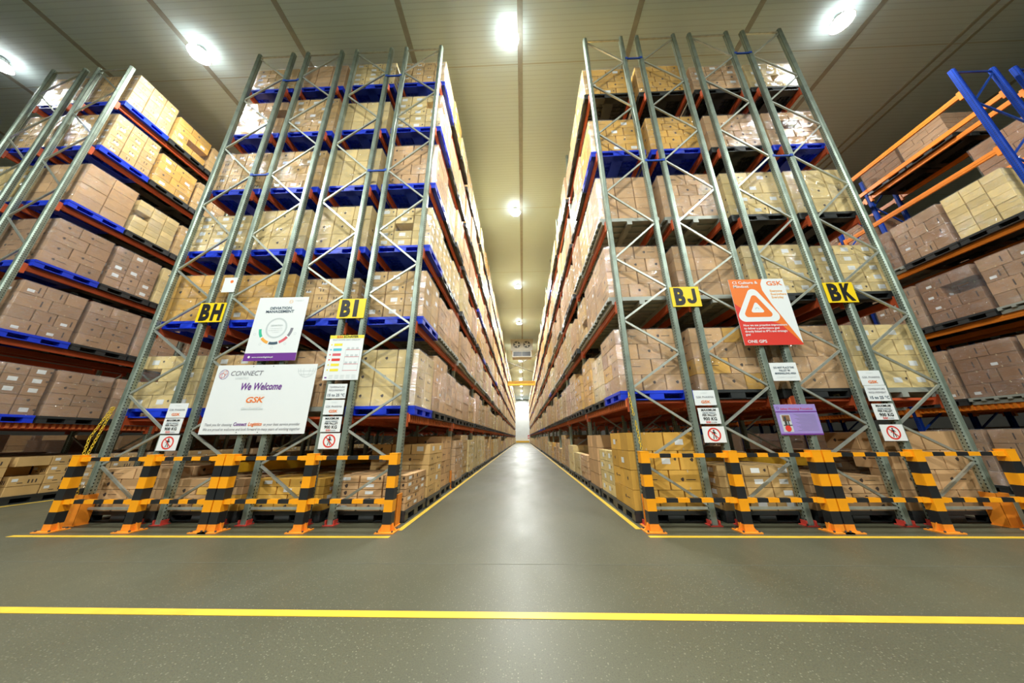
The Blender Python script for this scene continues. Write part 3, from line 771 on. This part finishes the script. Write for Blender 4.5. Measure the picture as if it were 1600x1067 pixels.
# ---------------------------------------------------------------- safety barriers
def banded(b, x0, x1, y0, y1, z0, z1, n, first, axis='Z'):
    for i in range(n):
        k = 'yellow' if (i+first) % 2 == 0 else 'bblack'
        if axis == 'Z': a, c = z0+(z1-z0)*i/n, z0+(z1-z0)*(i+1)/n; b.box(x0, x1, y0, y1, a, c, k)
        else: a, c = x0+(x1-x0)*i/n, x0+(x1-x0)*(i+1)/n; b.box(a, c, y0, y1, z0, z1, k)
def barrier(xs, y, label):
    t = thing('safety_barrier', label, 'barrier', (xs[0], y, 0), 'black and yellow barriers before the racks')
    for x in xs:
        b = MB(); banded(b, -.06, .06, -.06, .06, .10, 1.0, 6, 1); b.box(-.06, .06, -.06, .06, .012, .10, 'prot'); b.box(-.062, .062, -.062, .062, .995, 1.005, 'yellow')
        p = b.build('post', t, (x-xs[0], 0, 0))
        q = MB(); q.box(-.13, .13, -.11, .11, 0, .014, 'prot')
        for s in (-1, 1):
            q.add([(s*.06, -.006, .014), (s*.12, -.006, .014), (s*.06, -.006, .11), (s*.06, .006, .014), (s*.12, .006, .014), (s*.06, .006, .11)], [(0, 1, 2), (3, 5, 4), (0, 3, 4, 1), (1, 4, 5, 2), (2, 5, 3, 0)], 'prot')
            for u in (-1, 1): q.tube((s*.1, u*.085, .014), (s*.1, u*.085, .035), .012, 'steel', 6)
        q.build('base_plate', p)
    for a, c in zip(xs[:-1], xs[1:]):
        for z in (.945, .375):
            b = MB(); L = c-a-.12; n = 7
            banded(b, .06, .06+L, -.03, .03, z-.026, z+.026, n, 0, 'X')
            b.box(.055, .16, -.036, .036, z-.032, z+.03, 'yellow'); b.box(L-.04, L+.065, -.036, .036, z-.032, z+.03, 'yellow')
            b.build('rail', t, (a-xs[0], 0, 0))
barrier([-6.68, -5.52, -4.44], 4.56, 'black and yellow striped steel barrier at the left end of left racks')
barrier([-4.30, -3.09, -1.87], 4.56, 'black and yellow striped steel barrier under the BI sign')
barrier([1.72, 2.94, 4.08], 4.60, 'black and yellow striped steel barrier under the BJ sign')
barrier([4.22, 5.44, 6.66], 4.60, 'black and yellow striped steel barrier at the right end under BK')

# ---------------------------------------------------------------- chains
def chain(pts, label):
    b = MB(); seg = []
    for a, c in zip(pts[:-1], pts[1:]):
        a, c = Vector(a), Vector(c); n = max(1, int((c-a).length/.042)); seg += [(a.lerp(c, i/n), (c-a).normalized()) for i in range(n)]
    for i, (p, d) in enumerate(seg):
        u = d.orthogonal().normalized(); u = Vector((1, 0, 0)) if i % 2 else Vector((0, 1, 0)); u = (u-d*u.dot(d)).normalized()
        ring = [p+d*.027*math.cos(a)+u*.015*math.sin(a) for a in [2*PI*k/10 for k in range(10)]]
        for k in range(10): b.tube(ring[k], ring[(k+1) % 10], .0048, 'chain', 5)
    tag(b.build('plastic_chain', smooth=True), label, 'chain')
xl = LX[0]+.02
chain([(xl-.02, Y0-.07, 1.72), (xl-.10, Y0-.10, 1.0), (xl-.03, Y0-.09, .45), (xl+.02, Y0-.08, .05)], 'yellow plastic chain hanging down the leftmost front upright, inner strand')
chain([(xl-.02, Y0-.09, 1.72), (xl-.18, Y0-.10, 1.25), (xl-.13, Y0-.12, .8), (xl-.08, Y0-.12, .3)], 'yellow plastic chain hanging loose beside the leftmost upright, outer strand')
xr = RX[0]+.03
chain([(xr-.05, Y0-.08, 1.85), (xr-.02, Y0-.1, 1.5)], 'short upper yellow chain on the upright beside the BJ column')
chain([(xr-.0, Y0-.08, 1.42), (xr+.03, Y0-.1, 1.0)], 'lower yellow chain above the barrier on the BJ upright')

# ---------------------------------------------------------------- yellow rails inside the racks, floor level
def railbeam(a, c, label):
    b = MB(); b.bar(a, c, .16, .05, 'railyel'); tag(b.build('guard_rail'), label, 'rail')
railbeam((-4.95, 5.25, .76), (-3.35, 7.95, .76), 'yellow guard rail behind the left barriers inside the racks')
railbeam((3.2, 6.75, .76), (5.3, 6.05, .76), 'yellow guard rail behind the right barriers inside the racks')

# ---------------------------------------------------------------- aisle end details
b = MB(); b.box(-1.62, 1.55, 34, 34.15, 6.95, 7.45, 'railyel'); b.box(-1.62, 1.55, 33.94, 34.21, 6.95, 7.0, 'railyel'); b.box(-1.62, 1.55, 33.94, 34.21, 7.4, 7.45, 'railyel')
tag(b.build('cross_beam'), 'yellow steel beam spanning the main aisle between the racks', 'beam')
b = MB(); b.tube((-1.8, 33, 9.6), (1.72, 33, 8.1), .03, 'steel', 8); tag(b.build('tie_rod'), 'dark tie rod across the aisle falling to the right', 'tie rod')
b = MB(); b.tube((-1.8, 33.1, 8.5), (1.72, 33.1, 10.3), .03, 'steel', 8); tag(b.build('tie_rod'), 'dark tie rod across the aisle rising to the right', 'tie rod')
t = thing('air_cooler', 'large two-fan air cooler hanging at the ceiling over the aisle', 'air cooler', (.05, 31.5, 9.55))
b = MB(); b.box(-1.2, 1.2, -.4, 1.2, .75, 2.04, 'acwhite'); b.box(-1.25, 1.25, -.45, 1.25, 1.95, 2.05, 'acwhite'); b.build('casing', t)
for x in (-.55, .55):
    b = MB(); b.tube((x, -.46, 1.42), (x, -.4, 1.42), .38, 'steel', 24); f = b.build('fan_ring', t)
    b = MB()
    for i in range(5):
        a = 2*PI*i/5; b.bar((x, -.475, 1.42), (x+.33*math.cos(a), -.475, 1.42+.33*math.sin(a)), .13, .008, 'acwhite', (0, 1, .3))
    b.tube((x, -.49, 1.42), (x, -.46, 1.42), .08, 'acwhite', 12)
    b.build('fan_blades', f)
b = MB(); b.box(-1.05, 1.05, -.45, .8, .0, .7, 'acwhite'); b.build('intake_box', t)
b = MB(); b.box(-.93, -.03, -.47, -.45, .1, .6, 'bblack'); b.box(.03, .93, -.47, -.45, .1, .6, 'bblack')
for i in range(7): b.box(-.93, .93, -.49, -.47, .12+i*.075, .135+i*.075, 'steel')
b.build('intake_grille', t)
b = MB(); b.box(1.3, 1.75, 84.93, 84.98, 1.0, 1.9, 'redp'); b.box(1.4, 1.65, 84.91, 84.93, 1.2, 1.6, 'labelw'); tag(b.build('wall_sign'), 'small dark red sign on the far white wall at the aisle end', 'sign')

# ---------------------------------------------------------------- signs
def text_geo(b, s, x, z, size, k, y=0.0, align='LEFT', bold=0, shear=0, sx=1, depth=.0008):
    cu = bpy.data.curves.new('txt', 'FONT'); cu.body = s; cu.size = size; cu.align_x = align; cu.offset = min(bold, size*.02) if size < .3 else bold; cu.shear = shear
    cu.resolution_u = 3 if size > .1 else 2; cu.fill_mode = 'FRONT'
    o = bpy.data.objects.new('txt', cu); COL.objects.link(o)
    bpy.context.view_layer.update()
    me = bpy.data.meshes.new_from_object(o.evaluated_get(bpy.context.evaluated_depsgraph_get()))
    b.add([(x+v.co.x*sx, y, z+v.co.y) for v in me.vertices], [tuple(p.vertices) for p in me.polygons], k)
    bpy.data.objects.remove(o); bpy.data.curves.remove(cu); bpy.data.meshes.remove(me)
def fit_text(b, s, x0, x1, z, size, k, y, bold=0, shear=0):
    t = MB(); text_geo(t, s, 0, 0, size, k, 0, 'LEFT', bold, shear)
    xs = [v[0] for v in t.v]; a, c = min(xs), max(xs); q = (x1-x0)/(c-a)
    b.add([(x0+(v[0]-a)*q, y, z+v[2]) for v in t.v], t.f, k)
def quad(b, x0, x1, z0, z1, k, y): b.add([(x0, y, z0), (x1, y, z0), (x1, y, z1), (x0, y, z1)], [(0, 1, 2, 3)], k)
def ring(b, cx, cz, r0, r1, k, y, a0=0, a1=2*PI, n=32, ez=1):
    vs = []
    for i in range(n+1):
        a = a0+(a1-a0)*i/n
        vs += [(cx+r0*math.cos(a), y, cz+r0*math.sin(a)*ez), (cx+r1*math.cos(a), y, cz+r1*math.sin(a)*ez)]
    b.add(vs, [(2*i, 2*i+1, 2*i+3, 2*i+2) for i in range(n)], k)
def stroke(b, p, q, wd, k, y):
    p, q = Vector((p[0], 0, p[1])), Vector((q[0], 0, q[1])); d = (q-p).normalized(); c = Vector((-d.z, 0, d.x))*wd/2
    b.add([(v.x, y, v.z) for v in (p-c, q-c, q+c, p+c)], [(0, 1, 2, 3)], k)
def poly(b, pts, k, y): b.add([(p[0], y, p[1]) for p in pts], [tuple(range(len(pts)))], k)
class Sign:
    def __init__(s, name, label, x0, x1, z0, z1, y, board='white', cat='sign', th=.006):
        s.t = thing(name, label, cat, (x0, y, z0)); s.w = x1-x0; s.h = z1-z0
        b = MB(); b.box(0, s.w, 0, th, 0, s.h, board); b.build('board', s.t)
        s.pr = MB(); s.tx = MB(); s.y = -.0012
    def q(s, x0, x1, z0, z1, k, l=0): quad(s.pr, x0*s.w, x1*s.w, z0*s.h, z1*s.h, k, s.y-.0006*l)
    def T(s, txt, x, z, size, k, align='CENTER', bold=0, shear=0, sx=1): text_geo(s.tx, txt, x*s.w, z*s.h, size, k, s.y-.0035, align, bold, shear, sx)
    def F(s, txt, x0, x1, z, size, k, bold=0, shear=0): fit_text(s.tx, txt, x0*s.w, x1*s.w, z*s.h, size, k, s.y-.0035, bold, shear)
    def end(s):
        if s.pr.v: s.pr.build('printed_graphic', s.t)
        if s.tx.v: s.tx.build('lettering', s.t)
YS = Y0-.062
YB = Y0-.085
for nm, x0, z0 in (('BH', -5.97, 3.255), ('BI', -3.33, 3.275), ('BJ', 2.67, 3.36), ('BK', 5.32, 3.375)):
    s = Sign('aisle_sign', 'yellow rack sign reading %s in bold black letters' % nm, x0, x0+.50, z0, z0+.385, YS, 'signyel')
    s.F('B', .11, .47, .13, .43, 'signblk', bold=.022)
    if nm == 'BJ':
        poly(s.tx, [(.37, .345), (.43, .345), (.43, .13), (.415, .09), (.38, .062), (.33, .058), (.29, .075), (.268, .115), (.268, .15), (.325, .15), (.325, .13), (.34, .117), (.357, .12), (.37, .14)], 'signblk', s.y-.0035)
    else: s.F(nm[1], *((.54, .92) if nm[1] != 'I' else (.58, .74)), .13, .43, 'signblk', bold=.022)
    s.end()
def globe(b, cx, cz, r, k, y, lw, a0=0, a1=2*PI):
    ring(b, cx, cz, r-lw, r, k, y, a0, a1)
    for e in (.35, .72):
        vs = []
        n = 24
        for i in range(n+1):
            a = a0+(a1-a0)*i/n
            vs += [(cx+(r*e-lw/2)*math.cos(a), y, cz+r*math.sin(a)), (cx+(r*e+lw/2)*math.cos(a), y, cz+r*math.sin(a))]
        b.add(vs, [(2*i, 2*i+1, 2*i+3, 2*i+2) for i in range(n)], k)
def gsk(s, x, z, size, k='orangep', shear=.25):
    s.T('GSK', x, z, size, k, bold=.004, shear=shear, sx=1.25)
# welcome board
s = Sign('welcome_board', 'large white board reading We Welcome in purple, orange logo below', -5.23, -3.48, 1.29, 2.43, YB)
globe(s.pr, .14*1, s.h-.16, .085, 'purple', s.y, .006); ring(s.pr, .12, s.h-.18, .035, .042, 'redp', s.y-.001); ring(s.pr, .165, s.h-.13, .03, .036, 'orangep', s.y-.001)
globe(s.pr, s.w-.17, s.h-.075, .155, 'lightg', s.y, .006, PI, 2*PI)
stroke(s.pr, (s.w-.32, s.h-.12), (s.w-.03, s.h-.12), .006, 'lightg', s.y); stroke(s.pr, (s.w-.28, s.h-.18), (s.w-.06, s.h-.18), .006, 'lightg', s.y)
s.T('CONNECT', .145, .84, .115, 'greytxt', 'LEFT', shear=.2); s.T('LOGISTICS', .21, .785, .048, 'lightg', 'LEFT')
s.F('We Welcome', .29, .69, .625, .165, 'purple', bold=.006, shear=.22)
s.q(.37, .54, .37, .56, 'labelw'); gsk(s, .45, .44, .13); s.T('GlaxoSmithKline', .45, .335, .055, 'lightg', shear=.2)
s.F('Thank you for choosing', .04, .30, .115, .062, 'greytxt', shear=.2); s.F('Connect', .315, .44, .115, .08, 'purple', bold=.003, shear=.2)
s.F('Logistics', .455, .585, .115, .08, 'orangep', bold=.002, shear=.2); s.F('as your best service provider', .60, .945, .115, .062, 'greytxt', shear=.2)
s.F('We are proud to welcome and look forward to many years of working together', .035, .955, .05, .062, 'greytxt', shear=.2)
for x in (.36, .56):
    for z in (.025, .975): ring(s.pr, x*s.w, z*s.h, 0, .008, 'ink', s.y)
s.end()
# deviation poster
s = Sign('deviation_poster', 'white poster reading Deviation Management with coloured arc and purple footer', -4.83, -3.90, 2.50, 3.71, YB)
s.q(0, 1, 0, .115, 'purple'); ring(s.pr, .1*s.w, .058*s.h, 0, .022, 'labelw', s.y-.001, n=14); s.T('www.connectlogistics.pk', .16, .045, .038, 'white', 'LEFT', bold=.001)
globe(s.pr, .66*s.w, .925*s.h, .035, 'amberp', s.y, .003); s.T('CONNECT', .73, .93, .035, 'lightg', 'LEFT')
s.F('DEVIATION', .27, .70, .80, .072, 'slate', bold=.003); s.F('MANAGEMENT', .20, .76, .745, .072, 'slate', bold=.003)
cx, cz = .49*s.w, .50*s.h
ring(s.pr, cx, cz, .165, .195, 'lightg', s.y)
for i, k in enumerate(('green', 'amberp', 'slate', 'ppink', 'greytxt')):
    a0 = PI*1.02+i*PI*.2; ring(s.pr, cx, cz, .265, .315, k, s.y, a0, a0+PI*.175, 10)
for i in range(5):
    a = PI*1.1+i*PI*.2; ring(s.pr, cx+.385*math.cos(a), cz+.37*math.sin(a), .018, .023, 'lightg', s.y, n=12)
s.T('DEVIATION', .49, .53, .042, 'lightg', bold=.001); 
for i, l in enumerate(('is any departure from', 'an approved instruction', 'or standard')): s.T(l, .49, .49-.03*i, .026, 'lightg')
s.end()
# schafer rack poster
s = Sign('rack_safety_poster', 'white rack safety poster with yellow heading strip and coloured keys', -3.37, -2.76, 2.15, 2.95, YS)
s.q(0, 1, .925, 1, 'pyel'); s.F('SSI', .20, .37, .94, .055, 'redp', bold=.004); s.F('SCHÄFER', .40, .84, .94, .055, 'signblk', bold=.003)
s.F('PALLET RACKING SAFETY CHECK LIST', .10, .90, .88, .032, 'greytxt')
for i, k in enumerate(('pyel', 'cyan', 'ppink', 'redp', 'pyel', 'pyel')):
    z = .78-i*.113; s.q(.16, .40, z-.025, z+.03, k); s.q(.07, .11, z-.012, z+.018, k)
for r in range(3):
    z = .66-r*.16; s.q(.52, .94, z, z+.009, 'ppink')
    for j in range(3):
        s.q(.55+j*.13, .63+j*.13, z+.012, z+.05, 'lightg')
        for q in range(3): s.q(.56+j*.13+q*.025, .57+j*.13+q*.025, z+.05, z+.058, 'greytxt')
for x in (.52, .93): s.q(x, x+.012, .2, .67, 'lightg')
s.q(.52, .94, .2, .208, 'ppink')
for i in range(5): 
    for j in range(3): s.q(.17+i*.16, .28+i*.16, .035+j*.03, .045+j*.03, 'lightg')
s.q(.05, .11, .04, .07, 'purple'); s.end()
# CI culture poster
s = Sign('culture_poster', 'orange and white poster about CI culture and mindset with triangle', 3.70, 4.645, 2.625, 3.85, YB)
s.q(0, 1, 0, 1, 'orangep'); W_, H_ = s.w, s.h
poly(s.pr, [(0, 0), (W_, 0), (W_*.99, .02*H_), (.72*W_, .30*H_), (.3*W_, .42*H_), (0, .62*H_)], 'redp', s.y-.0006)
poly(s.pr, [(.62*W_, H_), (W_, H_), (W_, .02*H_), (.67*W_, .60*H_), (.57*W_, .82*H_), (.57*W_, .92*H_)], 'white', s.y-.0012)
def rtri(cx, cz, r, rc, n=8):
    pts = []
    for c in range(3):
        a = PI/2+c*2*PI/3; px, pz = cx+(r-rc)*math.cos(a), cz+(r-rc)*math.sin(a)
        for i in range(n+1):
            t = a-PI/3+2*PI/3*i/n; pts.append((px+rc*math.cos(t), pz+rc*math.sin(t)))
    return pts
cx, cz = .385*W_, .535*H_
poly(s.pr, rtri(cx, cz, .375, .10), 'white', s.y-.0018); poly(s.pr, rtri(cx, cz, .255, .055), 'orangep', s.y-.0022)
poly(s.pr, rtri(cx, cz, .115, .028), 'white', s.y-.0026); ring(s.pr, cx, cz-.01, .02, .035, 'lightg', s.y-.003, 0, PI, 8)
s.T('CI Culture &', .06, .925, .075, 'white', 'LEFT', bold=.003, sx=1.1); s.T('Mindset', .06, .865, .075, 'white', 'LEFT', bold=.003, sx=1.1)
gsk(s, .815, .895, .115, shear=0)
for i, l in enumerate(('Everyone', 'Everywhere', 'Everyday')): s.T(l, .70, .79-.05*i, .06, 'amberp', 'LEFT', bold=.002, sx=.92)
for i, l in enumerate(('How we use proactive improvement', 'to deliver a performance goal', 'directly linked to IPTs and strategic', 'goal')):
    s.T(l, .06, .275-.045*i, .052, 'white', 'LEFT', bold=.0022, sx=.93)
s.T('ONE GPS', .06, .035, .07, 'white', 'LEFT', bold=.003, sx=1.1); s.end()
# do not place
s = Sign('notice', 'white notice about not placing pallets in the marshalling area', 4.02, 4.44, 2.035, 2.33, YS)
for i, l in enumerate(('DO NOT PLACE THIS', 'PALLET IN', 'MARSHALLING AREA')): s.F(l, *((.12, .88), (.30, .70), (.12, .90))[i], .68-.16*i, .042, 'slate', bold=.0015)
s.T('CONNECT LOGISTICS', .5, .16, .03, 'lightg'); s.end()
# lilac procedure board
s = Sign('procedure_board', 'lilac procedure board with a small reach truck picture', 3.91, 4.53, 1.21, 1.665, YS, 'lilac')
s.q(0, 1, .735, .77, 'purple'); s.q(0, 1, 0, .045, 'purple'); ring(s.pr, .07*s.w, .88*s.h, .014, .02, 'purple', s.y)
s.T('Safety Working Procedure', .52, .82, .045, 'redp', shear=.2)
s.q(.08, .32, .10, .66, 'lightg'); s.q(.12, .30, .44, .64, 'brown', 1); s.q(.15, .21, .14, .6, 'steel', 2); s.q(.23, .26, .14, .5, 'steel', 2)
ring(s.pr, .2*s.w, .21*s.h, 0, .045, 'redp', s.y-.003); s.q(.11, .32, .30, .33, 'steel', 3)
for i in range(13): s.q(.42+.05*(i % 3), .93, .66-.043*i, .668-.043*i, 'greytxt', 1)
s.end()
# small rack notices
def temp(x, z, where):
    s = Sign('temperature_notice', 'small white notice reading 15 to 25 °C %s' % where, x, x+.33, z, z+.24, YS)
    s.T('TEMPERATURE', .5, .72, .04, 'greytxt'); s.T('REQUIREMENT', .5, .50, .04, 'greytxt'); s.T('15 to 25 °C', .5, .14, .062, 'slate', bold=.001); s.end()
def pharma(x, z, where):
    s = Sign('pharma_notice', 'small white pharma notice with orange logo %s' % where, x, x+.33, z, z+.235, YS)
    s.T('CONNECT', .5, .8, .022, 'lightg'); s.T('GSK PHARMA', .5, .48, .045, 'greytxt'); s.T('GSK', .5, .14, .06, 'orangep', bold=.002, sx=1.3); s.end()
def maxi(x, z, where):
    s = Sign('load_limit_notice', 'white load limit notice reading 900 KG %s' % where, x, x+.32, z, z+.24, YS)
    s.T('MAXIMUM', .5, .80, .048, 'signblk', bold=.0015); s.T('GROSS WEIGHT', .5, .64, .028, 'slate', bold=.001); s.T('PER PALLET', .5, .48, .042, 'signblk', bold=.001)
    s.F('900 KG', .18, .82, .22, .065, 'signblk', bold=.0025); s.F('SSI', .28, .50, .05, .04, 'redp', bold=.003); s.F('SCHÄFER', .53, .78, .055, .025, 'slate'); s.end()
def nowalk(x, z, where):
    s = Sign('no_entry_sign', 'white sign with red circle crossing out a walking person %s' % where, x, x+.33, z, z+.235, YS)
    cx, cz, r = .5*s.w, .5*s.h, .1
    ring(s.pr, cx, cz, r*.78, r, 'redp', s.y)
    ring(s.pr, cx, cz+.056, 0, .013, 'signblk', s.y, n=12)
    poly(s.pr, [(cx-.018, cz+.04), (cx+.018, cz+.04), (cx+.014, cz-.01), (cx-.014, cz-.01)], 'signblk', s.y)
    stroke(s.pr, (cx-.008, cz-.01), (cx-.02, cz-.068), .012, 'signblk', s.y); stroke(s.pr, (cx+.008, cz-.01), (cx+.022, cz-.066), .012, 'signblk', s.y)
    stroke(s.pr, (cx-.016, cz+.035), (cx-.034, cz), .008, 'signblk', s.y); stroke(s.pr, (cx+.016, cz+.035), (cx+.036, cz+.005), .008, 'signblk', s.y)
    stroke(s.pr, (cx-r*.62, cz+r*.62), (cx+r*.62, cz-r*.62), .014, 'redp', s.y-.001); s.end()
temp(-3.25, 1.845, 'below the rack safety poster'); pharma(-3.25, 1.585, 'under the BI sign'); maxi(-3.24, 1.315, 'under the BI sign'); nowalk(-3.23, 1.06, 'under the BI sign')
pharma(-5.90, 1.56, 'under the BH sign'); maxi(-5.90, 1.31, 'under the BH sign'); nowalk(-5.88, 1.05, 'under the BH sign')
pharma(2.72, 1.665, 'under the BJ sign'); maxi(2.74, 1.385, 'under the BJ sign'); nowalk(2.75, 1.11, 'under the BJ sign')
pharma(5.36, 1.945, 'under the BK sign'); temp(5.37, 1.70, 'under the BK sign'); maxi(5.38, 1.42, 'under the BK sign'); nowalk(5.38, 1.115, 'under the BK sign')
s = Sign('dot_notice', 'small white card with an orange dot above the BH sign', -5.66, -5.41, 3.86, 4.17, YS)
ring(s.pr, .62*s.w, .72*s.h, 0, .032, 'orangep', s.y, n=16); s.end()
